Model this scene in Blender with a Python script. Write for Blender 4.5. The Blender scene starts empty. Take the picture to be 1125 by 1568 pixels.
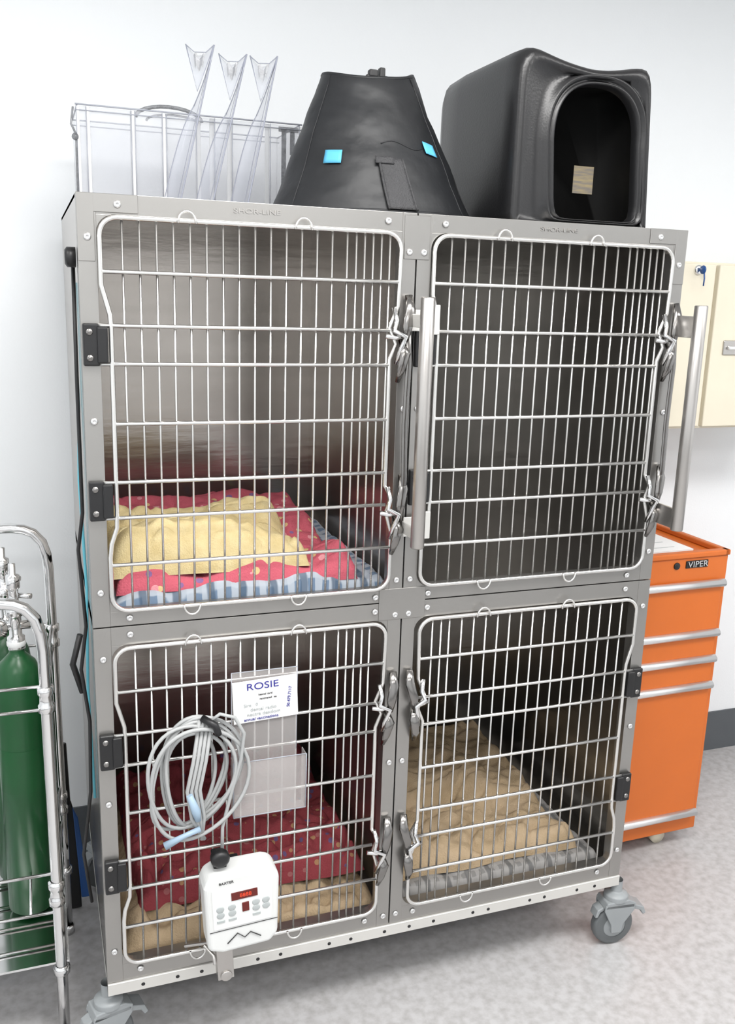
import bpy, math
from math import sin, cos, pi, sqrt, radians
from mathutils import Matrix, Vector, noise
S=bpy.context.scene
try: S.view_settings.view_transform='Standard'
except Exception: pass
# ------------------------------------------------------------ materials
def mat(name,col,rough=.5,metal=0.,alpha=1.,bump=0,bscale=50,var=0,vscale=8,col2=None,stretch=None,spec=.5,emit=0,trans=0,lo=.35,hi=.65):
    m=bpy.data.materials.new(name); m.use_nodes=True; nt=m.node_tree; n=nt.nodes; l=nt.links
    b=n['Principled BSDF']; b.inputs['Base Color'].default_value=(*col,1); b.inputs['Roughness'].default_value=rough
    b.inputs['Metallic'].default_value=metal; b.inputs['Alpha'].default_value=alpha; b.inputs['Specular IOR Level'].default_value=spec
    if trans: b.inputs['Transmission Weight'].default_value=trans
    if emit: b.inputs['Emission Color'].default_value=(*col,1); b.inputs['Emission Strength'].default_value=emit
    tc=n.new('ShaderNodeTexCoord'); mp=n.new('ShaderNodeMapping'); l.new(tc.outputs['Object'],mp.inputs[0])
    if stretch: mp.inputs['Scale'].default_value=stretch
    if var or col2:
        t=n.new('ShaderNodeTexNoise'); t.inputs['Scale'].default_value=vscale; t.inputs['Detail'].default_value=6; l.new(mp.outputs[0],t.inputs['Vector'])
        r=n.new('ShaderNodeValToRGB'); c2=col2 or tuple(max(0,c*(1-var)) for c in col)
        r.color_ramp.elements[0].position=lo; r.color_ramp.elements[1].position=hi
        r.color_ramp.elements[0].color=(*c2,1); r.color_ramp.elements[1].color=(*col,1)
        l.new(t.outputs['Fac'],r.inputs[0]); l.new(r.outputs[0],b.inputs['Base Color'])
    if bump:
        t=n.new('ShaderNodeTexNoise'); t.inputs['Scale'].default_value=bscale; t.inputs['Detail'].default_value=4; l.new(mp.outputs[0],t.inputs['Vector'])
        bp=n.new('ShaderNodeBump'); bp.inputs['Strength'].default_value=bump; bp.inputs['Distance'].default_value=.01
        l.new(t.outputs['Fac'],bp.inputs['Height']); l.new(bp.outputs[0],b.inputs['Normal'])
    return m
M={}
M['wall']=mat('wall_paint',(.87,.895,.915),.6,bump=.05,bscale=200)
M['ceil']=mat('ceiling_paint',(.88,.88,.88),.8,bump=.05)
M['floor']=mat('vinyl_floor',(.50,.495,.50),.35,col2=(.38,.37,.368),vscale=45,bump=.01,lo=.3,hi=.62)
M['base']=mat('rubber_baseboard',(.10,.11,.12),.5,var=.1)
M['frame']=mat('stainless_frame',(.37,.36,.345),.33,metal=.85,var=.04,vscale=3,bump=.012,bscale=300)
M['flange']=mat('bright_flange',(.68,.67,.64),.4,metal=.4,var=.06)
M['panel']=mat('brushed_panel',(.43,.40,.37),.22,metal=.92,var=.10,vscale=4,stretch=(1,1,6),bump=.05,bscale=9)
M['panel_shaded']=mat('brushed_panel_shaded',(.33,.315,.295),.20,metal=.92,var=.10,vscale=4,stretch=(1,1,6),bump=.05,bscale=9)  # same steel; darker base colour stands in for shade in the right-hand cages
M['wire']=mat('door_wire',(.76,.75,.73),.25,metal=.9,var=.05)
M['chrome']=mat('chrome',(.80,.80,.80),.12,metal=1,var=.04)
M['dsteel']=mat('dark_polished_steel',(.28,.27,.26),.2,metal=1,var=.1)
M['bar']=mat('satin_bar',(.50,.48,.46),.3,metal=.95,var=.06)
M['black']=mat('black_plastic',(.010,.010,.011),.4,var=.2)
M['screw']=mat('screw_head',(.75,.75,.75),.25,metal=.9,var=.05)
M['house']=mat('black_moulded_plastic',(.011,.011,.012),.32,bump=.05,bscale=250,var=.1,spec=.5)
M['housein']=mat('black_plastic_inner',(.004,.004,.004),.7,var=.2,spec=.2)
M['cone']=mat('black_nylon',(.013,.014,.016),.47,bump=.22,bscale=16,var=.2,spec=.42)
M['velcro']=mat('velcro_strap',(.045,.045,.048),.6,bump=.4,bscale=300,var=.2)
M['tape']=mat('blue_tape',(.10,.45,.70),.6,var=.08)
M['sticker']=mat('sticker_label',(.38,.31,.18),.5,col2=(.22,.20,.18),stretch=(1,1,8),vscale=30)
M['clear']=mat('clear_acrylic',(.66,.68,.73),.12,alpha=.24,var=.03)
M['clearc']=mat('clear_collar_plastic',(.52,.55,.63),.10,alpha=.22,var=.03)
M['clear2']=mat('clear_edge',(.42,.44,.50),.2,alpha=.9,var=.05)
M['clear3']=mat('collar_edge',(.34,.36,.43),.2,alpha=.9,var=.05)
M['clearg']=mat('clear_grey',(.26,.27,.29),.2,alpha=.65,var=.5,vscale=60)
M['whitep']=mat('white_plastic',(.85,.86,.86),.4,var=.04)
M['pocket']=mat('clear_pocket',(.60,.57,.56),.15,alpha=.30,var=.05)
M['cream']=mat('cream_enamel',(.76,.705,.57),.4,var=.04)
M['orange']=mat('orange_enamel',(.62,.145,.02),.38,var=.04)
M['alu']=mat('aluminium_trim',(.80,.80,.80),.3,metal=.8,var=.05)
M['paper']=mat('paper',(.86,.86,.86),.7,var=.03)
M['green']=mat('green_cylinder',(.006,.085,.022),.3,var=.15)
M['blue']=mat('blue_plastic',(.02,.09,.30),.4,var=.1)
M['cyan']=mat('cyan_strap',(.15,.55,.68),.5,var=.1)
M['tube']=mat('grey_tubing',(.40,.41,.41),.35,var=.1)
M['ltblue']=mat('light_blue_connector',(.34,.46,.58),.4,var=.1)
M['pump']=mat('pump_shell',(.72,.73,.72),.4,var=.04)
M['pumpface']=mat('pump_face',(.78,.79,.78),.4,var=.03)
M['btn']=mat('button_grey',(.42,.45,.45),.5,var=.05)
M['red']=mat('red_display',(.12,.008,.004),.2,var=.1)
M['redg']=mat('red_digits',(.7,.06,.02),.4,emit=.25,var=.05)
M['ink']=mat('blue_ink',(.03,.03,.25),.6,var=.05)
M['inkb']=mat('black_ink',(.03,.03,.03),.6,var=.05)
M['caster']=mat('grey_caster',(.30,.32,.33),.4,var=.08)
M['tyre']=mat('grey_tyre',(.12,.13,.135),.5,var=.1)
M['yellow']=mat('yellow_towel',(.72,.60,.34),.95,bump=.35,bscale=320,col2=(.64,.51,.26),vscale=40,spec=.1)
M['tan']=mat('tan_fleece',(.52,.395,.26),.95,bump=.35,bscale=260,col2=(.44,.33,.205),vscale=22,spec=.1)
M['troffer']=mat('troffer_diffuser',(.9,.9,.9),.5,emit=1.2,var=.01)
def fleece(name,base,spots,sc,th=.30):
    m=bpy.data.materials.new(name); m.use_nodes=True; nt=m.node_tree; n=nt.nodes; l=nt.links; b=n['Principled BSDF']; b.inputs['Roughness'].default_value=.95; b.inputs['Specular IOR Level'].default_value=.1
    tc=n.new('ShaderNodeTexCoord'); v=n.new('ShaderNodeTexVoronoi'); v.inputs['Scale'].default_value=sc; l.new(tc.outputs['Object'],v.inputs['Vector'])
    r=n.new('ShaderNodeValToRGB'); r.color_ramp.interpolation='CONSTANT'; e=r.color_ramp.elements
    e[0].color=(*spots[0],1); e[1].position=.35; e[1].color=(*spots[1],1)
    k=e.new(.65); k.color=(*spots[2],1)
    sep=n.new('ShaderNodeSeparateColor'); l.new(v.outputs['Color'],sep.inputs[0]); l.new(sep.outputs[0],r.inputs[0])
    mth=n.new('ShaderNodeMath'); mth.operation='LESS_THAN'; mth.inputs[1].default_value=th; l.new(v.outputs['Distance'],mth.inputs[0])
    mx=n.new('ShaderNodeMix'); mx.data_type='RGBA'; mx.inputs['A'].default_value=(*base,1); l.new(mth.outputs[0],mx.inputs['Factor']); l.new(r.outputs[0],mx.inputs['B']); l.new(mx.outputs['Result'],b.inputs['Base Color'])
    t=n.new('ShaderNodeTexNoise'); t.inputs['Scale'].default_value=250; l.new(tc.outputs['Object'],t.inputs['Vector']); bp=n.new('ShaderNodeBump'); bp.inputs['Strength'].default_value=.3; bp.inputs['Distance'].default_value=.01; l.new(t.outputs['Fac'],bp.inputs['Height']); l.new(bp.outputs[0],b.inputs['Normal'])
    return m
def plaid(name,c0,c1,c2,sc):
    m=bpy.data.materials.new(name); m.use_nodes=True; nt=m.node_tree; n=nt.nodes; l=nt.links; b=n['Principled BSDF']; b.inputs['Roughness'].default_value=.95
    tc=n.new('ShaderNodeTexCoord'); fac=[]
    for d,sc2,g0 in (('X',sc,.45),('Y',sc*.9,.45),('X',sc*.45,.8)):
        w=n.new('ShaderNodeTexWave'); w.bands_direction=d; w.inputs['Scale'].default_value=sc2; w.inputs['Distortion'].default_value=1.2; w.inputs['Detail Scale'].default_value=2; l.new(tc.outputs['Object'],w.inputs['Vector'])
        g=n.new('ShaderNodeMapRange'); g.inputs['From Min'].default_value=g0; g.inputs['From Max'].default_value=g0+.12; g.inputs['To Max'].default_value=.8; l.new(w.outputs['Fac'],g.inputs['Value']); fac.append(g)
    m1=n.new('ShaderNodeMix'); m1.data_type='RGBA'; m1.inputs['A'].default_value=(*c0,1); m1.inputs['B'].default_value=(*c1,1); l.new(fac[0].outputs[0],m1.inputs['Factor'])
    m2=n.new('ShaderNodeMix'); m2.data_type='RGBA'; m2.inputs['B'].default_value=(*c1,1); l.new(m1.outputs['Result'],m2.inputs['A']); l.new(fac[1].outputs[0],m2.inputs['Factor'])
    m3=n.new('ShaderNodeMix'); m3.data_type='RGBA'; m3.inputs['B'].default_value=(*c2,1); l.new(m2.outputs['Result'],m3.inputs['A']); l.new(fac[2].outputs[0],m3.inputs['Factor']); l.new(m3.outputs['Result'],b.inputs['Base Color'])
    return m
M['pink']=fleece('pink_print_fleece',(.55,.12,.16),[(.70,.50,.25),(.25,.14,.30),(.70,.30,.33)],32,.26)
M['maroon']=fleece('red_print_fleece',(.28,.055,.065),[(.40,.22,.12),(.14,.09,.19),(.34,.12,.12)],36,.24)
M['plaid']=plaid('blue_plaid',(.16,.23,.33),(.48,.53,.59),(.07,.11,.17),11)
M['gplaid']=plaid('grey_plaid',(.22,.215,.21),(.34,.33,.32),(.12,.12,.12),13)
# ------------------------------------------------------------ mesh builder
class MB:
    def __init__(s): s.v=[];s.f=[];s.m=[];s.s=[]
    def add(s,vs,fs,m=0,sm=False):
        o=len(s.v); s.v+= [tuple(v) for v in vs]
        for f in fs: s.f.append(tuple(i+o for i in f)); s.m.append(m); s.s.append(sm)
    def box(s,x0,x1,y0,y1,z0,z1,m=0):
        s.add([(x0,y0,z0),(x1,y0,z0),(x1,y1,z0),(x0,y1,z0),(x0,y0,z1),(x1,y0,z1),(x1,y1,z1),(x0,y1,z1)],
              [(0,3,2,1),(4,5,6,7),(0,1,5,4),(1,2,6,5),(2,3,7,6),(3,0,4,7)],m)
    def tube(s,pts,r,seg=8,m=0,closed=False,flat=1.):
        P=[Vector(p) for p in pts]; n=len(P); rr=r if isinstance(r,(list,tuple)) else [r]*n
        T=[]
        for i in range(n):
            a=P[(i-1)%n] if (closed or i>0) else P[i]; b=P[(i+1)%n] if (closed or i<n-1) else P[i]
            T.append((b-a).normalized())
        up=Vector((0,0,1)) if abs(T[0].z)<.9 else Vector((0,1,0))
        N=(up-T[0]*up.dot(T[0])).normalized(); vs=[]
        for i in range(n):
            N=(N-T[i]*N.dot(T[i])).normalized(); B=T[i].cross(N)
            for k in range(seg):
                a=2*pi*k/seg; vs.append(P[i]+(N*cos(a)*flat+B*sin(a))*rr[i])
        fs=[]
        for i in range(n if closed else n-1):
            j=(i+1)%n
            for k in range(seg):
                k2=(k+1)%seg; fs.append((i*seg+k,i*seg+k2,j*seg+k2,j*seg+k))
        s.add(vs,fs,m,True)
        if not closed:
            o=len(s.v)-n*seg
            s.f.append(tuple(o+k for k in reversed(range(seg)))); s.m.append(m); s.s.append(False)
            s.f.append(tuple(o+(n-1)*seg+k for k in range(seg))); s.m.append(m); s.s.append(False)
    def lathe(s,c,ax,prof,seg=24,m=0):
        ax=Vector(ax).normalized(); u=ax.orthogonal().normalized(); w=ax.cross(u); c=Vector(c); vs=[];fs=[]
        for r,h in prof:
            for k in range(seg):
                a=2*pi*k/seg; vs.append(c+ax*h+(u*cos(a)+w*sin(a))*max(r,1e-5))
        for i in range(len(prof)-1):
            for k in range(seg):
                k2=(k+1)%seg; fs.append((i*seg+k,i*seg+k2,(i+1)*seg+k2,(i+1)*seg+k))
        s.add(vs,fs,m,True)
    def prismY(s,poly,y0,y1,m=0):
        n=len(poly); vs=[(x,y0,z) for x,z in poly]+[(x,y1,z) for x,z in poly]
        fs=[tuple(range(n)),tuple(reversed(range(n,2*n)))]+[(i,n+i,n+(i+1)%n,(i+1)%n) for i in range(n)]
        s.add(vs,fs,m)
    def grid(s,fn,nu,nv,m=0,wrap=False):
        vs=[fn(i/nu,j/nv) for j in range(nv+1) for i in range(nu+1)]
        fs=[(j*(nu+1)+i,j*(nu+1)+i+1,(j+1)*(nu+1)+i+1,(j+1)*(nu+1)+i) for j in range(nv) for i in range(nu)]
        s.add(vs,fs,m,True)
    def done(s,name,mats,parent=None,bevel=0,solid=0,subd=0,bseg=3):
        me=bpy.data.meshes.new(name); me.from_pydata(s.v,[],s.f)
        for k in mats: me.materials.append(M[k])
        me.polygons.foreach_set('material_index',s.m); me.polygons.foreach_set('use_smooth',s.s); me.update()
        import bmesh
        b=bmesh.new(); b.from_mesh(me); bmesh.ops.recalc_face_normals(b,faces=b.faces); b.to_mesh(me); b.free()
        o=bpy.data.objects.new(name,me); S.collection.objects.link(o)
        if parent: o.parent=parent
        if solid: q=o.modifiers.new('s','SOLIDIFY'); q.thickness=solid; q.offset=0
        if bevel: q=o.modifiers.new('b','BEVEL'); q.width=bevel; q.segments=bseg; q.limit_method='ANGLE'; q.harden_normals=False
        if subd: q=o.modifiers.new('d','SUBSURF'); q.levels=subd; q.render_levels=subd
        return o
def empty(name,loc=(0,0,0)):
    e=bpy.data.objects.new(name,None); e.empty_display_size=.05; e.location=loc; S.collection.objects.link(e); return e
def text(body,name,loc,size,matk,parent=None,rot=(pi/2,0,0),ext=.0004,sx=1):
    cu=bpy.data.curves.new(name,'FONT'); cu.body=body; cu.size=size; cu.extrude=ext; cu.align_x='CENTER'; cu.align_y='CENTER'
    o=bpy.data.objects.new(name+'_tmp',cu); S.collection.objects.link(o); bpy.context.view_layer.update()
    me=bpy.data.meshes.new_from_object(o.evaluated_get(bpy.context.evaluated_depsgraph_get())); bpy.data.objects.remove(o)
    me.materials.clear(); me.materials.append(M[matk])
    t=bpy.data.objects.new(name,me); S.collection.objects.link(t); t.location=loc; t.rotation_euler=rot; t.scale=(sx,1,1)
    if parent: t.parent=parent
    return t
# ------------------------------------------------------------ room
def room():
    XL,XR,YF,YB,H=-1.9,3.3,-3.6,.78,2.6
    for n,b,k in (('floor',(XL,XR,YF,YB,-.1,0),'floor'),('ceiling',(XL,XR,YF,YB,H,H+.1),'ceil'),
        ('wall_back',(XL-.1,XR+.1,YB,YB+.1,-.1,H+.1),'wall'),('wall_front',(XL-.1,XR+.1,YF-.1,YF,-.1,H+.1),'wall'),
        ('wall_left',(XL-.1,XL,YF,YB,-.1,H+.1),'wall'),('wall_right',(XR,XR+.1,YF,YB,-.1,H+.1),'wall'),
        ('baseboard_back',(XL,XR,YB-.006,YB,0,.15),'base'),('baseboard_left',(XL,XL+.006,YF,YB,0,.15),'base'),
        ('baseboard_right',(XR-.006,XR,YF,YB,0,.15),'base'),('baseboard_front',(XL,XR,YF,YF+.006,0,.15),'base')):
        q=MB(); q.box(*b); q.done(n,[k])
room()
# ------------------------------------------------------------ kennel bank
K=empty('stainless_steel_kennel_bank')
UP=(.9635,1.7255); LO=(.1745,.961)
UPD=(.995,1.688); LOD=(.240,.921)
f=MB()
def fillet(mb,cx,cz,sx,sz,r,y0=0.,y1=.02):
    pts=[(cx,cz)]+[(cx+sx*(r-r*sin(a)),cz+sz*(r-r*cos(a))) for a in [pi/2*i/6 for i in range(7)]]
    mb.prismY(pts,y0,y1)
XP=[(0,.031),(.581,.6095),(.6125,.641),(1.191,1.222)]
for (z0,z1,d0,d1) in ((UP[0],UP[1],UPD[0],UPD[1]),(.198,LO[1],LOD[0],LOD[1])):
    for a,b in XP: f.box(a,b,0,.03,z0,z1)
    for a,b in ((.031,.581),(.641,1.191)):
        f.box(a,b,.0005,.03,d1+.004,z1); f.box(a,b,.0005,.03,z0,d0-.004)
        for cx,sx in ((a,1),(b,-1)):
            fillet(f,cx,d1+.004,sx,-1,.03,.0005,.02); fillet(f,cx,d0-.004,sx,1,.03,.0005,.02)
f.done('front_frame',['frame'],K,bevel=.0015,bseg=2)
f=MB()
f.box(.585,.637,-.0015,0,UPD[1]+.004-.05,UP[1]-.004)
f.box(.56,.662,-.0015,0,.925,.992)
f.box(0,.10,-.0015,0,UP[1]-.03,UP[1]); f.box(0,.028,-.0016,-.0002,UP[1]-.11,UP[1])
f.box(1.13,1.222,-.0015,0,UP[1]-.03,UP[1]); f.box(1.194,1.222,-.0016,-.0002,UP[1]-.11,UP[1])
f.done('corner_gussets',['frame'],K,bevel=.001,bseg=1)
f=MB(); f.box(.0,1.222,-.004,.03,.170,.197)
f.box(0,.03,.0,.7,.170,.197); f.box(1.192,1.222,0,.7,.170,.197); f.box(0,1.222,.67,.7,.170,.197)
f.done('base_flange',['flange'],K,bevel=.001,bseg=1)
f=MB()
for x in (.07,.14,.19,.31,.36,.47,.52,.60,.66,.72,.82,.86,.97,1.01,1.10,1.15): f.lathe((x,-.0035,.183),(0,-1,0),[(0,.001),(.004,.001),(.004,0)],10)
f.done('flange_holes',['black'],K)
t=.003
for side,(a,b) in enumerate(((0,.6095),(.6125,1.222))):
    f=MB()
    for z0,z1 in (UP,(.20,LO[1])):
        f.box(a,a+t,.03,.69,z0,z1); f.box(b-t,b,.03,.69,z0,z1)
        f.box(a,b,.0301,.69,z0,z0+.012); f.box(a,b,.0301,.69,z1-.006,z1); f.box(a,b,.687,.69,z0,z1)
    f.done('cage_shells_%d'%(side+1),['panel' if side==0 else 'panel_shaded'],K)
f=MB()
def screw(x,z,r=.0065,y=-.001): f.lathe((x,y,z),(0,-1,0),[(r,0),(r,.0015),(r*.7,.003),(r*.35,.0035),(r*.3,.002),(0,.002)],12)
for x in (.016,1.207):
    for z in (1.655,1.345,1.03,.90,.60,.27): screw(x,z)
for x in (.066,1.155):
    for z in (1.709,.978,.945,.219): screw(x,z)
for x in (.552,.668): 
    for z in (1.709,.976,.945,.219): screw(x,z)
for x in (.596,.626):
    for z in (1.655,1.36,1.01,.935,.60,.222): screw(x,z)
f.done('screws',['screw'],K)
# doors
HZ=[.0,.0885,.178,.243,.3475,.452,.517,.605,.693]
def arc(cx,cz,r,a0,a1,n=6): return [(cx+r*cos(radians(a0+(a1-a0)*i/n)),cz+r*sin(radians(a0+(a1-a0)*i/n))) for i in range(n+1)]
def door(idx,x0,x1,z0,z1,flip=False):
    d=MB(); y=-.007; H=z1-z0; sc=H/.693; w=x1-x0
    def X(u): return x1-u if flip else x0+u
    pts=arc(.03,z1-.03,.03,90,180)
    pts+= [(0,z1-.11*sc),(.004,z1-.125*sc),(.013,z1-.16*sc),(.014,z1-.18*sc),(.014,z1-.5*sc),(.013,z1-.535*sc),(.003,z1-.565*sc),(0,z1-.59*sc)]
    pts+=arc(.03,z0+.03,.03,180,270)+arc(w-.03,z0+.03,.03,270,360)
    pts+=[(w,z0+.12*sc),(w-.012,z0+.16*sc),(w-.002,z0+.19*sc),(w-.016,z0+.215*sc),(w-.016,z0+.46*sc),(w-.004,z0+.49*sc),(w-.018,z0+.52*sc),(w-.002,z0+.56*sc)]
    pts+=arc(w-.03,z1-.03,.03,0,90)
    d.tube([(X(a),y,b) for a,b in pts],.0042,8,closed=True)
    for i,h in enumerate(HZ):
        z=z1-h*sc
        if i in (0,8): continue
        ins=.013 if 2<=i<=6 else 0
        a=0+ins; b=w-(.014 if 3<=i<=6 else .002)
        if i in (2,3,5,6): a=-.012
        d.tube([(X(a),y,z),(X(b),y,z)],.0036,8)
    us=[.037+.0286*i for i in range(15)]+[.455,.4715,.488,.5045,.521] 
    if flip: us=[.037+.0286*i for i in range(16)]+[.485,.505,.52]
    us=[u for u in us if u<w-.018]
    for u in us: d.tube([(X(u),y+.0045,z0),(X(u),y+.0045,z1)],.0022,6)
    for u in (.145,.352):
        for zz,sg in ((z1,1),(z0,-1)):
            u2=w-u if flip else u
            d.tube([(X(u2+.0155*cos(pi*k/10)),y-.006,zz-sg*.004+sg*.020*sin(pi*k/10)) for k in range(11)],.0022,6)
    d.done('door_%d'%idx,['wire'],K)
    h=MB(); hs=MB()
    for hi in ((.178+.243)/2,(.452+.517)/2):
        z=z1-hi*sc
        a,b=sorted((X(-.033),X(-.006))); h.box(a,b,-.012,-.0005,z-.036,z+.036)
        a,b=sorted((X(-.010),X(.008))); h.box(a,b,-.016,-.001,z-.031,z+.031)
        for dz in (-.022,.022): hs.lathe((X(-.022),-.012,z+dz),(0,-1,0),[(.006,0),(.005,.002),(0,.0025)],12)
    h.done('door_%d_hinges'%idx,['black'],K,bevel=.003); hs.done('door_%d_hinge_screws'%idx,['dsteel'],K)
    l=MB(); l2=MB(); sg=-1 if flip else 1
    xc=X(w+.006)
    for hi in (.190,.535):
        z=z1-hi*sc
        l.tube([(xc-sg*.018,-.012,z+.055),(xc-sg*.013,-.018,z+.03),(xc-sg*.020,-.024,z+.012),(xc+sg*.002,-.028,z+.002),(xc-sg*.004,-.022,z-.02),(xc-sg*.010,-.012,z-.05)],.0048,8)
        l.tube([(xc-sg*.032,-.010,z+.002),(xc-sg*.012,-.014,z-.001),(xc+sg*.004,-.018,z+.004)],.005,8)
        l2.tube([(xc+sg*.012,-.008,z+.078),(xc+sg*.014,-.016,z+.05),(xc+sg*.006,-.024,z+.02),(xc+sg*.004,-.022,z-.005)],[.008,.011,.010,.006],10,flat=.6)
        l2.tube([(xc,-.006,z-.005),(xc+sg*.004,-.024,z-.03),(xc-sg*.002,-.02,z-.06),(xc-sg*.004,-.008,z-.085)],[.006,.011,.009,.005],10,flat=.6)
    return l,l2,xc,z1,sc
def fin(i,l,l2):
    l.done('door_%d_latch_hooks'%i,['chrome'],K); l2.done('door_%d_latch_cams'%i,['dsteel'],K)
for i,(x0,x1,(z0,z1),fl) in enumerate(((.035,.577,UPD,False),(.645,1.187,UPD,False),(.036,.575,LOD,False),(.650,1.186,LOD,True))):
    l,l2,xc,zt,sc=door(i+1,x0,x1,z0,z1,fl)
    if i<2:
        bx=(.600,1.204)[i]
        l2.tube([(xc+.010,-.010,1.565),(xc+.014,-.018,1.45),(xc+.010,-.020,1.33),(xc+.014,-.018,1.22),(xc+.008,-.010,1.10)],.0065,10,flat=.5)
        b=MB(); b.lathe((bx,-.09,1.102),(0,0,1),[(0,0),(.012,0),(.0135,.002),(.0135,.470),(.012,.472),(0,.472)],20)
        b.done('door_%d_pull_bar'%(i+1),['bar'],K)
        b=MB()
        for zz in (1.53,1.125):
            b.box(xc+.008,bx+.003,-.088,-.004,zz-.022,zz+.022) if i==1 else b.box(bx-.002,bx+.001,-.088,-.004,zz-.012,zz+.012)
            if i==0: b.box(.640,.657,-.020,-.012,zz-.026,zz+.030); b.box(.600,.645,-.0165,-.0145,zz-.02,zz+.02)
        b.done('door_%d_bar_brackets'%(i+1),['flange' if i==0 else 'bar'],K,bevel=.001,bseg=1)
    fin(i+1,l,l2)
text('SHOR-LINE','nameplate_1',(.305,-.0006,1.7105),.0115,'bar',K,sx=1.5); text('SHOR-LINE','nameplate_2',(.915,-.0006,1.7105),.0115,'bar',K,sx=1.5)
def caster(name,cx,cy,lock=True,ang=0):
    c=MB(); R=.054
    c.lathe((0,-.015,R),(0,1,0),[(.030,-.001),(.044,.001),(.050,.002),(R,.008),(R,.022),(.050,.028),(.044,.029),(.030,.031)],28,1)
    c.lathe((0,-.019,R),(0,1,0),[(0,0),(.012,0),(.015,.003),(.028,.004),(.036,.006),(.036,.032),(.028,.034),(.015,.035),(.012,.038),(0,.038)],24,0)
    for yy in (-.026,.020):
        c.prismY([(-.013,R-.012),(.013,R-.012),(.018,R+.012),(.046,R+.05),(.044,R+.068),(-.034,R+.068),(-.036,R+.052),(-.016,R+.012)],yy,yy+.006)
    c.prismY([(-.036,R+.058),(-.030,R+.074),(.030,R+.078),(.048,R+.068),(.046,R+.056)],-.026,.026)
    c.lathe((.004,0,R+.074),(0,0,1),[(.030,0),(.030,.012),(.020,.018),(.014,.02),(.014,.05)],20)
    c.prismY([(.040,R+.062),(.075,R+.048),(.082,R+.030),(.074,R+.026),(.066,R+.040),(.040,R+.048)],-.020,.020)
    c.prismY([(-.03,R+.06),(-.05,R+.05),(-.055,R+.03),(-.048,R+.03),(-.042,R+.044),(-.03,R+.05)],-.015,.015)
    o=c.done(name,['caster','tyre'],K,bevel=.0025,bseg=2); o.location=(cx,cy,0); o.rotation_euler=(0,0,ang)
caster('caster_1',-.002,.03,ang=.25); caster('caster_2',1.222,.01,ang=-.1); caster('caster_3',.03,.62,ang=.5); caster('caster_4',1.19,.62,ang=2)
# ------------------------------------------------------------ pet house
def pethouse():
    E=empty('black_plastic_pet_house'); mb=MB(); N=96; zb=1.7262
    cx,cz=.985,1.885
    def outer(k,inset=0,y=.03):
        a=2*pi*k/N; dx,dz=cos(a),sin(a)
        hw=.166-inset; hh=(.160-inset) if dz>0 else .26; p=9 if dz>0 else 30
        r=1/((abs(dx)/hw)**p+(abs(dz)/hh)**p)**(1/p)
        x=r*dx; z=r*dz; tz=min(1,max(0,(z+.16)/.32))
        if dz>0:
            s_=(z/hh)**3
            z+= s_*(-.020*max(0,1-((x-.01)/.14)**2)+ .010*max(0,-x/.16))
        if x>0: x*= 1-.13*tz
        return (cx+x,y,max(zb+inset*.15,cz+z))
    def arch(k,g=0,y=.03):
        a=2*pi*k/N; dx,dz=cos(a),sin(a); hw=.098+g; top=.108+g; bot=.148+g*.3; p=2.5 if dz>0 else 12
        r=1/((abs(dx)/hw)**p+(abs(dz)/(top if dz>0 else bot))**p)**(1/p)
        x=r*dx; z=r*dz
        return (cx+.022+x+.010*(-z/.13 if z<0 else 0),y,cz+z)
    rings=[]
    def ring(fn): rings.append([fn(k) for k in range(N)])
    def off(y,ins): ring(lambda k:outer(k,ins,y))
    off(.44,.06); off(.432,.028); off(.415,.012); off(.39,.004); off(.30,.0); off(.09,.0); off(.062,.001); off(.042,.005); off(.033,.012); off(.036,.024)
    ring(lambda k:tuple(Vector(outer(k,.032,.044))*.5+Vector(arch(k,.030,.044))*.5))
    ring(lambda k:arch(k,.022,.044)); ring(lambda k:arch(k,.018,.034)); ring(lambda k:arch(k,.013,.034)); ring(lambda k:arch(k,.010,.042)); ring(lambda k:arch(k,.006,.042)); ring(lambda k:arch(k,.004,.034)); ring(lambda k:arch(k,0,.036)); ring(lambda k:arch(k,-.002,.06))
    nb=len(rings)
    vs=[v for r in rings for v in r]; fs=[]
    for i in range(nb-1):
        for k in range(N): fs.append((i*N+k,i*N+(k+1)%N,(i+1)*N+(k+1)%N,(i+1)*N+k))
    fs.append(tuple(range(N))); mb.add(vs,fs,0,True)
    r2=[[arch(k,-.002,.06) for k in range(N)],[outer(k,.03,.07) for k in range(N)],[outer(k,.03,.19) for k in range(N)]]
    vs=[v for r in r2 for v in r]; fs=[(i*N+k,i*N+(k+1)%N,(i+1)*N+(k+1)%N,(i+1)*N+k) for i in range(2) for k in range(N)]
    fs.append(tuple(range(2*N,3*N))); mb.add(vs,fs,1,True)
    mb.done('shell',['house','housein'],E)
    s=MB(); s.box(1.052,1.102,.1875,.189,1.805,1.862); s.done('label',['sticker'],E)
pethouse()
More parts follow.
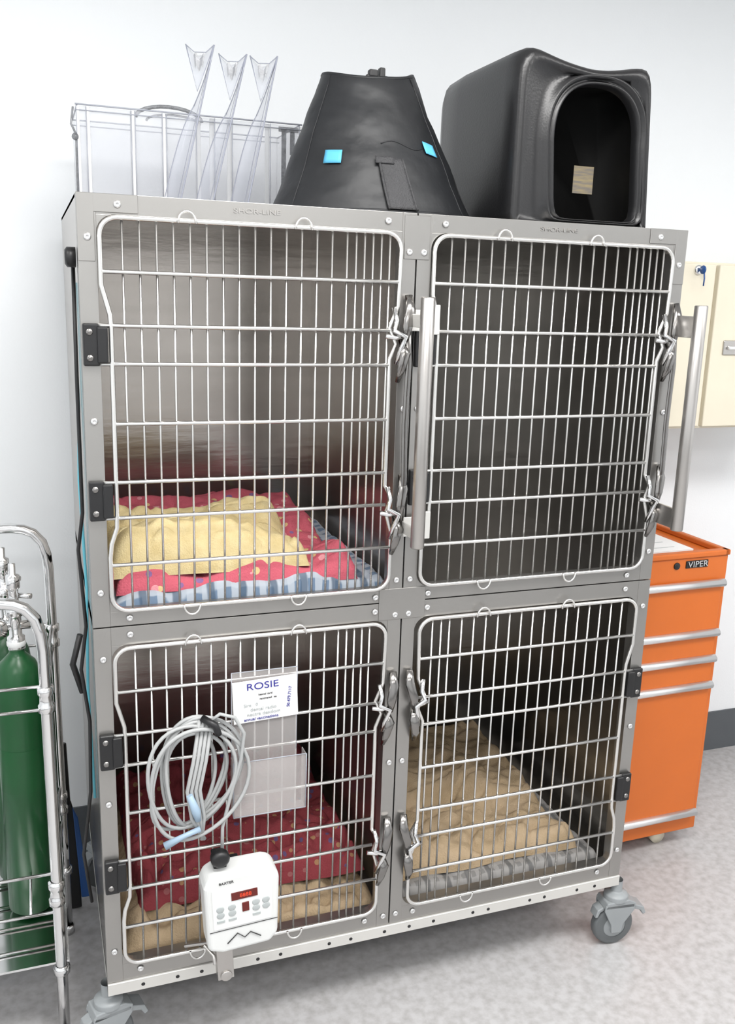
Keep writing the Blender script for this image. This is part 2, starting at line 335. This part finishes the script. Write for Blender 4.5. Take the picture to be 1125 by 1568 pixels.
# ------------------------------------------------------------ cone collar
def cone():
    E=empty('black_fabric_cone_collar'); z0=1.7265; H=.262
    def pt(th,h,o=0):
        c=Vector((.600-.020*h,.225,0)); r=.214*(1-h)+.094*h+o
        x=c.x+r*sin(th); y=c.y-r*cos(th)*(.86)
        z=z0+H*h + (h**3)*(.014*abs(sin(th))**3-.006*cos(th)+.006*sin(th))
        w=.0035*noise.noise(Vector((x*13,h*5,y*10)))+.001*noise.noise(Vector((x*40,h*18,y*30)))
        return Vector((x+w*sin(th),y-w,z))
    m=MB(); m.grid(lambda u,v:pt(2*pi*u-pi,v),140,44,0)
    m.grid(lambda u,v:pt(2*pi*u-pi,v,-.006),96,30,0)
    m.tube([pt(2*pi*k/64,1,-.003) for k in range(64)],.004,8,closed=True)
    m.tube([pt(2*pi*k/64,0.015,-.003) for k in range(64)],.004,8,closed=True)
    for th in (-1.15,.80,1.25): m.tube([pt(th,h/12,.0002) for h in range(13)],.0011,6)
    m.tube([pt(-.15+.6*k/12,.50+.025*sin(k*.5),.0003) for k in range(13)],.0011,6)
    m.done('cone_body',['cone'],E)
    s=MB(); s.grid(lambda u,v:pt(-.20+.27*u+.06*(1-v),.03+.36*v,.006),8,14,0)
    for q in (-.20,.07): s.tube([pt(q+.06*(1-v/10),.03+.36*v/10,.006) for v in range(11)],.0018,6)
    s.grid(lambda u,v:pt(-.24+.20*u,.35+.05*v,.009),8,4,0)
    s.done('velcro_strap',['velcro'],E,solid=.002)
    s=MB(); s.grid(lambda u,v:pt(-.84+.22*u,.345+.095*v,.005),5,3,0); s.grid(lambda u,v:pt(.46+.19*u,.46+.085*v-.02*u,.005),5,3,0); s.done('blue_tape_tabs',['tape'],E,solid=.001)
    s=MB(); s.box(.560,.578,.15,.165,1.985,1.999); s.box(.581,.593,.15,.165,1.985,2.004); s.box(.555,.60,.152,.162,1.975,1.990); s.done('buckle',['black'],E,bevel=.003)
cone()
# ------------------------------------------------------------ acrylic bin + collars
def abin():
    E=empty('clear_acrylic_bin'); c=MB(); x0,x1,y0,y1,z0,z1=.030,.497,.42,.62,1.7262,1.928
    for b in ((x0,x1,y0,y0+.003,z0,z1),(x0,x1,y1-.003,y1,z0,z1),(x0,x0+.003,y0,y1,z0,z1),(x1-.003,x1,y0,y1,z0,z1),(x0,x1,y0,y1,z0,z0+.003)): c.box(*b)
    c.done('panels',['clear'],E)
    w=MB()
    for x in (x0+.001,x0+.021,.140,.203,x1): w.box(x-.003,x+.003,y0-.003,y0,z0,z1)
    for x in (.140,.275,.304,.342,.425): w.box(x-.005,x+.005,y0+.005,y0+.009,z0,z1)
    w.done('ribs',['whitep'],E,bevel=.001,bseg=1)
    w=MB()
    for y in (y0,y1): 
        w.tube([(x0-.004,y-.003,z1+.003),(x1+.004,y-.003,z1+.003)],.0017,6); w.tube([(x0-.004,y-.003,z1-.008),(x1+.004,y-.003,z1-.008)],.0012,6)
    for x in (x0,x1): w.tube([(x,y0,z1+.003),(x,y1,z1+.003)],.0016,6)
    for x in (x0-.002,x0+.017,.136,.144,.199,.208,.270,.309,.347,.430,x1-.002): w.tube([(x,y0-.003,z0),(x,y0-.003,z1)],.0010,6)
    w.done('edges',['clear2'],E)
    g=MB(); g.box(x1-.041,x1-.031,y0-.001,y0+.002,z0,z1-.01); g.box(x1-.022,x1-.012,y0-.001,y0+.002,z1-.06,z1-.012); g.box(x1-.048,x1-.004,y0-.002,y0+.001,z1-.014,z1-.004); g.done('grey_reinforcement',['clearg'],E)
    t=MB(); t.tube([(.225+.071*cos(pi*k/12),.50,1.930+.026*sin(pi*k/12)) for k in range(13)],.004,8); t.tube([(.235+.058*cos(pi*k/12),.505,1.925+.016*sin(pi*k/12)) for k in range(13)],.0025,8); t.done('carry_handle',['clearg'],E)
    t=MB(); t.tube([(x0-.008,y0-.004,z1-.003),(x0-.013,y0-.006,z1-.036),(x0-.004,y0-.006,z1-.055),(x0-.005,y0-.006,z0+.01)],.0025,6); t.lathe((x0-.006,y0-.006,z1-.06),(0,-1,0),[(0,0),(.007,0),(.007,.004),(0,.004)],10); t.done('latch_clip',['clearg'],E)
abin()
def collars():
    for i,(tx,tz,bx) in enumerate(((.287,2.043,.212),(.352,2.033,.277),(.415,2.036,.350))):
        E=empty('clear_plastic_cone_collar' if i==0 else 'clear_plastic_cone_collar.%03d'%i)
        top=Vector((tx,.30,tz)); bot=Vector((bx,.30,1.7265))
        m=MB()
        def sh(u,v): 
            p=bot.lerp(top,v); wd=.026+.010*v; return (p.x-wd*u+.004*sin(pi*u), p.y+.05*u*(1-.4*v)+.01*sin(pi*u), p.z-.11*u*v*v)
        m.grid(sh,8,20,0); m.done('sheet',['clearc'],E,solid=.001)
        e=MB(); e.tube([sh(0,v/10) for v in range(11)],.0017,6,m=0); e.tube([sh(1,v/10) for v in range(11)],.0010,6,m=0); e.tube([sh(u/8,1) for u in range(9)],.0010,6); e.tube([sh(.25,v/10) for v in range(10)],.0006,6); e.done('edges',['clear3'],E)
        t=MB()
        a=Vector((tx-.054,.31,tz-.002)); b=Vector(sh(0,1)); c=Vector((tx-.034,.30,tz-.088))
        t.grid(lambda u,v:tuple((a.lerp(b,u)).lerp(c,v)+Vector((0,.012*sin(pi*u)*(1-v),-.018*sin(pi*u)*(1-v)))),8,8,0)
        t.done('tab',['clearc'],E,solid=.001)
        g=MB(); g.grid(lambda u,v:tuple((a.lerp(b,.22+.56*u)).lerp(c,.24+.28*v)+Vector((0,-.003,.006*sin(9*u)))),8,4,0); g.done('snap_flap',['clearg'],E)
        g=MB(); g.tube([a,c,b],.0013,6); g.tube([a+Vector((0,0,-.001)),a.lerp(b,.3)+Vector((0,0,-.014)),a.lerp(b,.7)+Vector((0,0,-.014)),b],.0009,6); g.done('tab_edges',['clear3'],E)
collars()
# ------------------------------------------------------------ wall cabinet
def wallcab():
    E=empty('cream_wall_cabinet'); b=MB(); b.box(1.60,2.15,.511,.779,1.225,1.69); b.done('carcass',['cream'],E,bevel=.003)
    b=MB(); b.box(1.604,1.723,.50,.512,1.232,1.684); b.box(1.731,2.146,.494,.512,1.232,1.684); b.done('doors',['cream'],E,bevel=.003)
    b=MB(); b.box(1.770,1.835,.489,.4945,1.437,1.478); b.done('handle_plate',['bar'],E,bevel=.003)
    b=MB(); b.box(1.782,1.825,.480,.490,1.452,1.463); b.done('handle',['alu'],E,bevel=.003)
    b=MB(); b.lathe((1.66,.50,1.668),(0,-1,0),[(.013,0),(.013,.006),(.010,.008),(0,.008)],16); b.done('lock_barrel',['chrome'],E)
    b=MB(); b.lathe((1.66,.478,1.668),(1,0,0),[(0,-.002),(.011,-.002),(.012,0),(.011,.002),(0,.002)],14); b.box(1.6585,1.6615,.478,.494,1.664,1.672); b.tube([(1.66,.472,1.660),(1.661,.470,1.645),(1.662,.472,1.625)],.002,6); b.done('key',['blue'],E)
wallcab()
# ------------------------------------------------------------ orange tool chest
def chest():
    E=empty('orange_tool_cabinet',(1.711,.30,0)); E.rotation_euler=(0,0,radians(1.2))
    x0,x1=-.455,0.; z0,z1=.055,.915
    b=MB(); b.box(x0,x1,.002,.40,z0,z1-.012); b.done('body',['orange'],E,bevel=.004)
    b=MB(); b.box(x0,x1,-.004,.02,z1-.012,z1+.004); b.box(x0,x1,.385,.402,z1-.012,z1+.004); b.box(x1-.018,x1+.002,-.004,.402,z1-.012,z1+.004); b.box(x0,x0+.018,-.004,.402,z1-.012,z1+.004); b.done('top_rim',['orange'],E,bevel=.004)
    b=MB(); 
    for a,c in ((.690,.822),(.612,.676),(.532,.598),(.125,.518)): b.box(x0+.018,x1-.020,-.008,.003,a,c)
    b.done('drawer_fronts',['orange'],E,bevel=.003)
    b=MB()
    for z in (.828,.682,.604,.524,.119): b.tube([(x0+.016,-.012,z),(x1-.018,-.012,z)],.0125,12,flat=.9)
    b.done('drawer_pulls',['alu'],E)
    b=MB(); b.box(-.145,-.070,-.001,.003,.874,.895); b.lathe((-.175,.002,.883),(0,-1,0),[(.010,0),(.010,.004),(0,.005)],14); b.done('badge_plate_and_lock',['black'],E,bevel=.002)
    text('VIPER','badge',(-.107,-.003,.8845),.024,'alu',E,sx=1.15)
    b=MB(); b.box(x0+.02,x1-.10,.03,.30,z1-.008,z1+.004); b.done('papers',['paper'],E); 
    b=MB(); b.prismY([(-.30,.919),(-.22,.919),(-.235,.955),(-.262,.975),(-.285,.95)],.24,.29); b.done('folded_tissue',['paper'],E)
    for k in range(4):
        b=MB(); b.box(-.30,-.14,.06+.05*k,.063+.05*k,.9191,.9196); b.done('paper_line_%d'%k,['btn'],E)
    b=MB()
    for x in (-.10,x0+.06):
        for y in (.05,.34):
            b.lathe((x,y-.012,.024),(0,1,0),[(0,0),(.024,0),(.024,.024),(0,.024)],16); b.box(x-.018,x+.018,y-.018,y+.018,.036,.056)
    b.done('casters',['cream'],E)
chest()
# ------------------------------------------------------------ oxygen + cart
def oxygen(name,x,y,zb,col='green'):
    E=empty(name); c=MB(); r=.049
    c.lathe((x,y,zb),(0,0,1),[(0,0),(r-.006,0),(r,.006),(r,.54),(r*.93,.565),(r*.75,.588),(r*.45,.603),(.016,.61),(.016,.62)],32); c.done('cylinder_body',['green'],E)
    v=MB(); z=zb+.615; v.lathe((x,y,z),(0,0,1),[(.013,0),(.018,.004),(.018,.030),(.013,.034),(.013,.075),(.018,.078),(.018,.10),(.010,.103),(.010,.135),(.014,.138),(.014,.165),(.007,.168),(.007,.19),(0,.192)],16)
    v.tube([(x-.035,y,z+.055),(x+.03,y,z+.055)],.010,10); v.lathe((x-.035,y-.02,z+.06),(0,-1,0),[(0,0),(.022,0),(.022,.02),(0,.022)],18)
    v.tube([(x+.01,y,z+.12),(x+.035,y-.01,z+.12)],.006,8)
    v.done('valve_regulator',['chrome'],E)
    k=MB(); k.lathe((x,y,z+.01),(0,0,1),[(.018,0),(.0195,.002),(.0195,.010),(.018,.012)],16); k.done('valve_seal',['whitep'],E)
    k=MB(); k.lathe((x,y,zb+.30),(0,0,1),[(r+.0004,0),(r+.0006,.001),(r+.0006,.10),(r+.0004,.101)],32); k.done('cylinder_label',['green'],E)
oxygen('oxygen_cylinder',-.142,.30,.205); oxygen('oxygen_cylinder',-.165,.43,.205)
def cart():
    E=empty('chrome_cylinder_cart'); t=MB()
    def loop(y,top,xr,r):
        p=[(-.55,y,0.012),(-.55,y,top-.06),(-.535,y,top-.02),(-.50,y,top),(xr-.075,y,top),(xr-.050,y,top-.004),(xr-.030,y,top-.014),(xr-.012,y,top-.036),(xr-.004,y,top-.065),(xr-.001,y,top-.1),(xr,y,top-.2),(xr+.002,y,.19),(xr+.002,y,0.012)]
        t.tube(p,r,12)
    loop(.10,.992,-.088,.0115); loop(.45,1.048,-.069,.0115)
    for z in (.817,.768,.405,.315):
        r=.0035; t.tube([(-.55,.10,z),(-.088,.10,z)],r,8); t.tube([(-.55,.45,z),(-.069,.45,z)],r,8); t.tube([(-.088,.10,z),(-.069,.45,z)],r,8)
    for k in range(4): t.tube([(-.53+.13*k,.10,.315),(-.53+.13*k,.45,.315)],.003,6)
    for k in range(4): t.tube([(-.55,.15+.08*k,.20),(-.075,.15+.08*k,.20)],.003,6)
    for y,x in ((.10,-.088),(.45,-.069)):
        for z in (.79,.36): t.lathe((x,y,z-.028),(0,0,1),[(.0115,0),(.016,.002),(.016,.016),(.013,.020),(.013,.036),(.016,.040),(.016,.054),(.0115,.056)],16)
        t.lathe((x+.002,y,.165),(0,0,1),[(.0125,0),(.017,.004),(.017,.018),(.0125,.022)],16)
        t.lathe((x+.002,y,0),(0,0,1),[(0,0),(.016,0),(.016,.02),(.0125,.024)],16)
    t.box(-.55,-.07,.10,.45,.190,.195)
    t.done('tube_frame',['chrome'],E)
cart()
def leads():
    E=empty('hanging_leash_straps'); t=MB()
    t.tube([(-.003,.12,1.58),(-.005,.12,1.50),(-.004,.11,1.36),(-.009,.11,1.22),(-.003,.12,1.0),(-.009,.11,.8),(-.004,.12,.55)],.0028,8,flat=.5)
    t.done('cyan_strap',['cyan'],E)
    t=MB(); t.tube([(-.006,.06,1.61),(-.008,.05,1.40),(-.008,.05,1.17),(-.018,.05,1.10),(-.010,.05,.95),(-.022,.06,.86),(-.010,.06,.75),(-.014,.06,.60),(-.032,.08,.45),(-.02,.09,.33)],.0035,8)
    t.tube([(-.02,.09,.92),(-.036,.09,.86),(-.02,.09,.80)],.006,8); t.lathe((-.002,.04,1.622),(-1,0,0),[(0,0),(.017,0),(.017,.014),(.012,.018),(0,.018)],16)
    t.done('black_lead',['black'],E)
    E=empty('dustpan'); t=MB(); t.prismY([(-.080,.002),(-.030,.002),(-.030,.24),(-.045,.31),(-.065,.31)],.535,.545); t.tube([(-.055,.54,.30),(-.058,.56,.46)],.010,10); t.done('pan',['black'],E,bevel=.003)
    t=MB(); t.prismY([(-.030,.04),(-.008,.04),(-.030,.27),(-.042,.30)],.520,.530); t.done('blue_brush',['blue'],E,bevel=.003)
leads()
# ------------------------------------------------------------ bedding
def blanket(name,x0,x1,y0,y1,z0,h,matk,seed=0,edge=.04,hf=None,nx=110,ny=90,wob=.012,rough=.012):
    m=MB(); vs=[];fs=[]
    for j in range(ny+1):
        for i in range(nx+1):
            u=i/nx; v=j/ny
            x=x0+(x1-x0)*u; y=y0+(y1-y0)*v
            wx=wob*noise.noise(Vector((x*7+seed,y*7,3.1))); wy=wob*noise.noise(Vector((x*7,y*7+seed,9.7)))
            dx=min(u,1-u)*(x1-x0); dy=min(v,1-v)*(y1-y0)
            ex=min(1,dx/edge); ey=min(1,dy/edge); e=sqrt(max(0,1-(1-ex)**2))*sqrt(max(0,1-(1-ey)**2))
            n1=noise.noise(Vector((x*9+seed,y*14,5)))
            hh=h+(hf(u,v) if hf else 0)+rough*noise.noise(Vector((x*12+seed,y*12,0)))+rough*.5*noise.noise(Vector((x*32+seed,y*32,2)))-rough*.7*max(0,1-abs(n1)*9)
            vs.append((x+wx,y+wy,z0+e*max(.004,hh)))
    for j in range(ny):
        for i in range(nx): a=j*(nx+1)+i; fs.append((a,a+1,a+nx+2,a+nx+1))
    m.add(vs,fs,0,True)
    return m.done(name,[matk],None)
zf=UP[0]+.012
blanket('blue_plaid_blanket',.040,.592,.034,.60,zf,.030,'plaid',1,.018,wob=.006,hf=lambda u,v:.006*sin(u*20)+.012*sin(pi*min(1,u/.95)),rough=.008)
blanket('pink_print_fleece_blanket',.045,.525,.046,.60,zf+.030,.040,'pink',2,.03,hf=lambda u,v:.012*sin(v*13)+.045*max(0,v-.35)*1.5+(.018*sin(u*14) if v<.3 else 0))
blanket('yellow_towel',.036,.430,.056,.36,zf+.060,.070,'yellow',5,.05,hf=lambda u,v:.014*sin((v*2.2+u*.6)*3)+.012*sin((u*4-v*3)*2)-.03*max(0,u-.75)*4*(1-v)+.012*(1-u)+.018*max(0,1-((u-.62)/.10)**2)*(1-v),rough=.018)
zf=.212
blanket('tan_fleece_pad',.040,.592,.036,.62,zf+.001,.060,'tan',3,.05,hf=lambda u,v:.014*sin(u*6),rough=.03)
blanket('red_print_fleece_blanket',.07,.585,.10,.64,zf+.065,.055,'maroon',4,.04,hf=lambda u,v:.012*sin(v*9)+.03*max(0,v-.6),rough=.03)
blanket('grey_plaid_pad',.650,1.185,.036,.62,zf+.001,.034,'gplaid',6,.015,wob=.004,rough=.006)
blanket('tan_fleece_blanket',.650,1.135,.065,.64,zf+.036,.050,'tan',7,.035,hf=lambda u,v:.032/(1+math.exp(-(v-.38-.08*sin(u*5))*60))+.05*max(0,v-.7)*3*(1-u)+.01*sin(u*9+v*5),rough=.020)
# ------------------------------------------------------------ pump, tubing, card holder
def pump():
    E=empty('infusion_pump'); E.location=(.257,-.075,.383); E.rotation_euler=(0,radians(-3),0); E.scale=(1,1,.93)
    b=MB(); b.prismY([(-.073,-.080),(-.045,-.092),(.052,-.092),(.068,-.072),(.077,.068),(.068,.085),(.052,.092),(-.050,.096),(-.066,.088),(-.074,.07)],-.028,.035); b.done('shell',['pump'],E,bevel=.009,bseg=4)
    b=MB(); b.prismY([(-.060,-.030),(.056,-.030),(.062,.060),(-.060,.066)],-.0295,-.027); b.done('face_panel',['pumpface'],E,bevel=.002)
    b=MB(); b.box(-.022,.030,-.031,-.029,.034,.052); b.done('display',['red'],E)
    text('8888','digits',(.006,-.0315,.043),.012,'redg',E)
    b=MB()
    for x in (-.045,-.022,.026,.046):
        for z in (.018,.004): b.lathe((x,-.029,z),(0,-1,0),[(.008,0),(.008,.0015),(.006,.002),(0,.002)],16)
    for x in (-.045,-.022,.026): b.box(x-.008,x+.008,-.031,-.029,-.014,-.007)
    b.done('buttons',['btn'],E,bevel=.001,bseg=1)
    b=MB(); b.box(-.002,.012,-.0315,-.029,.002,.024,0); b.done('stop_button',['red'],E,bevel=.002)
    b=MB(); b.tube([(-.035,-.0295,-.068),(-.014,-.0295,-.048),(.000,-.0295,-.062),(.012,-.0295,-.052),(.032,-.0295,-.068)],.0012,6); b.tube([(-.068,-.0285,-.034),(.068,-.0285,-.034)],.0008,6); b.done('logo_line',['inkb'],E)
    text('BAXTER','maker_label',(-.03,-.0285,.078),.008,'inkb',E)
    b=MB(); b.box(-.055,-.022,-.005,.02,-.178,-.088); b.tube([(-.075,.02,-.10),(-.06,.0,-.115),(-.06,-.01,-.13)],.004,8); b.tube([(-.11,.055,-.12),(-.065,.03,-.105),(-.055,.02,-.095)],.004,8); b.lathe((-.038,-.003,-.168),(0,-1,0),[(0,0),(.012,0),(.012,.006),(0,.008)],16); b.done('pole_clamp',['bar'],E,bevel=.003)
    b=MB(); b.lathe((-.035,.0,.122),(0,-1,0),[(0,-.01),(.013,-.01),(.019,-.004),(.019,.010),(.014,.016),(0,.018)],16); b.box(-.048,-.022,.0,.03,.09,.125); b.box(-.012,.01,.03,.06,-.09,.08); b.box(-.03,.02,.03,.068,-.02,.02); b.done('mounting_knob',['black'],E,bevel=.003)
pump()
def coil():
    E=empty('coiled_monitor_tubing'); t=MB()
    import random; rnd=random.Random(4)
    for i in range(7):
        cx=.170+rnd.uniform(-.016,.016); cz=.660+rnd.uniform(-.014,.010); a=.050+.006*i+rnd.uniform(-.007,.007); h=.108+rnd.uniform(-.014,.012); tl=rnd.uniform(.05,.50); y=-.028-.005*i
        pts=[]
        for k in range(40):
            q=2*pi*k/40; x=a*cos(q)*(1+.25*sin(q+.5)); z=h*sin(q)
            pts.append((cx+x*cos(tl)+z*sin(tl),y+.006*sin(2*q+i),cz-x*sin(tl)+z*cos(tl)))
        t.tube(pts,.0039,8,closed=True)
    for i in range(4):
        x=.195+.008*i; t.tube([(x-.01,-.045,.775),(x-.025,-.062,.70),(x-.038,-.064,.64),(x-.03,-.064,.58),(x-.005-.01*i,-.06,.53)],.0038,8)
    t.tube([(.20,-.05,.77),(.222,-.058,.790),(.25,-.06,.780),(.268,-.06,.745),(.262,-.06,.69),(.245,-.06,.63),(.225,-.06,.55),(.222,-.07,.50)],.0036,8)
    t.done('loops',['tube'],E)
    k=MB(); k.tube([(.190,-.045,.780),(.212,-.064,.770),(.218,-.062,.750)],.007,10); k.done('cable_tie',['black'],E)
    k=MB(); k.tube([(.160,-.070,.635),(.172,-.072,.60),(.176,-.072,.58)],[.006,.009,.006],10); k.tube([(.180,-.07,.560),(.15,-.072,.552),(.112,-.07,.535)],[.006,.005,.008],10); k.done('blue_connectors',['ltblue'],E)
coil()
def holder():
    E=empty('cage_card_holder'); c=MB(); c.box(.252,.384,-.020,-.018,.556,.853); c.box(.250,.398,-.046,-.044,.556,.675); c.box(.250,.398,-.046,-.018,.554,.556); c.box(.250,.252,-.046,-.018,.556,.675); c.box(.396,.398,-.046,-.018,.556,.675); c.done('clear_pocket',['pocket'],E)
    e=MB(); 
    for a,b in (((.250,-.046,.675),(.398,-.046,.675)),((.250,-.046,.556),(.398,-.046,.556)),((.398,-.046,.556),(.398,-.046,.675)),((.250,-.046,.556),(.250,-.046,.675)),((.252,-.019,.853),(.384,-.019,.853)),((.252,-.019,.853),(.252,-.019,.675)),((.384,-.019,.853),(.384,-.019,.675))): e.tube([a,b],.0010,6)
    e.done('pocket_edges',['clear2'],E)
    E2=empty('name_card',(.319,-.0235,.793)); E2.rotation_euler=(0,radians(-2.5),0)
    p=MB(); p.box(-.065,.065,0,.0008,-.044,.044); p.done('card',['paper'],E2)
    text('ROSIE','name_text',(-.005,-.0008,.030),.020,'ink',E2,sx=1.25)
    text('kennel card','line_1',(0,-.0008,.012),.006,'inkb',E2); text('vaccinated  no','line_2',(.005,-.0008,.003),.006,'inkb',E2)
    text('Sire   0','line_3',(-.03,-.0008,-.008),.010,'btn',E2); text('dental radio','line_4',(-.005,-.0008,-.018),.011,'btn',E2); text('nectra dexdom','line_5',(-.005,-.0008,-.028),.011,'btn',E2); text('annual vaccinations','line_6',(-.01,-.0008,-.038),.009,'ink',E2)
    text('50.479.7117','line_7',(.048,-.0008,-.002),.009,'ink',E2,rot=(pi/2,radians(-82),0))
holder()
# ------------------------------------------------------------ lights
def troffer(x,y,p,i):
    E=empty('ceiling_troffer' if i==0 else 'ceiling_troffer.%03d'%i)
    b=MB(); b.box(x-.62,x+.62,y-.32,y+.32,2.575,2.5995); b.done('housing',['whitep'],E); 
    b=MB(); b.box(x-.58,x+.58,y-.28,y+.28,2.570,2.5755); b.done('diffuser',['troffer'],E)
    L=bpy.data.lights.new('panel_%d'%i,'AREA'); L.shape='RECTANGLE'; L.size=1.16; L.size_y=.56; L.energy=p; L.color=(1,.985,.965)
    o=bpy.data.objects.new('panel_light_%d'%i,L); S.collection.objects.link(o); o.location=(x,y,2.565); o.parent=E
troffer(.5,-.95,43,0); troffer(-.9,-2.4,25,1); troffer(2.2,-1.2,28,2); troffer(-1.1,-.6,12,3); troffer(.8,-2.5,17,4)  # fourth troffer is an added, unseen light that evens out the wall brightness
w=bpy.data.worlds.new('World'); S.world=w; w.use_nodes=True; w.node_tree.nodes['Background'].inputs[0].default_value=(.8,.85,.9,1); w.node_tree.nodes['Background'].inputs[1].default_value=.3
# ------------------------------------------------------------ camera
cam=bpy.data.cameras.new('camera'); co=bpy.data.objects.new('camera',cam); S.collection.objects.link(co); S.camera=co
cam.sensor_fit='VERTICAL'; cam.sensor_height=36; cam.lens=32.28; cam.clip_start=.05
m=Matrix(((0.9409,-0.3372,0.0309),(0.0500,0.2287,0.9723),(-0.3349,-0.9136,0.2320))).transposed().to_4x4(); m.translation=(-.08,-1.661,1.578); co.matrix_world=m
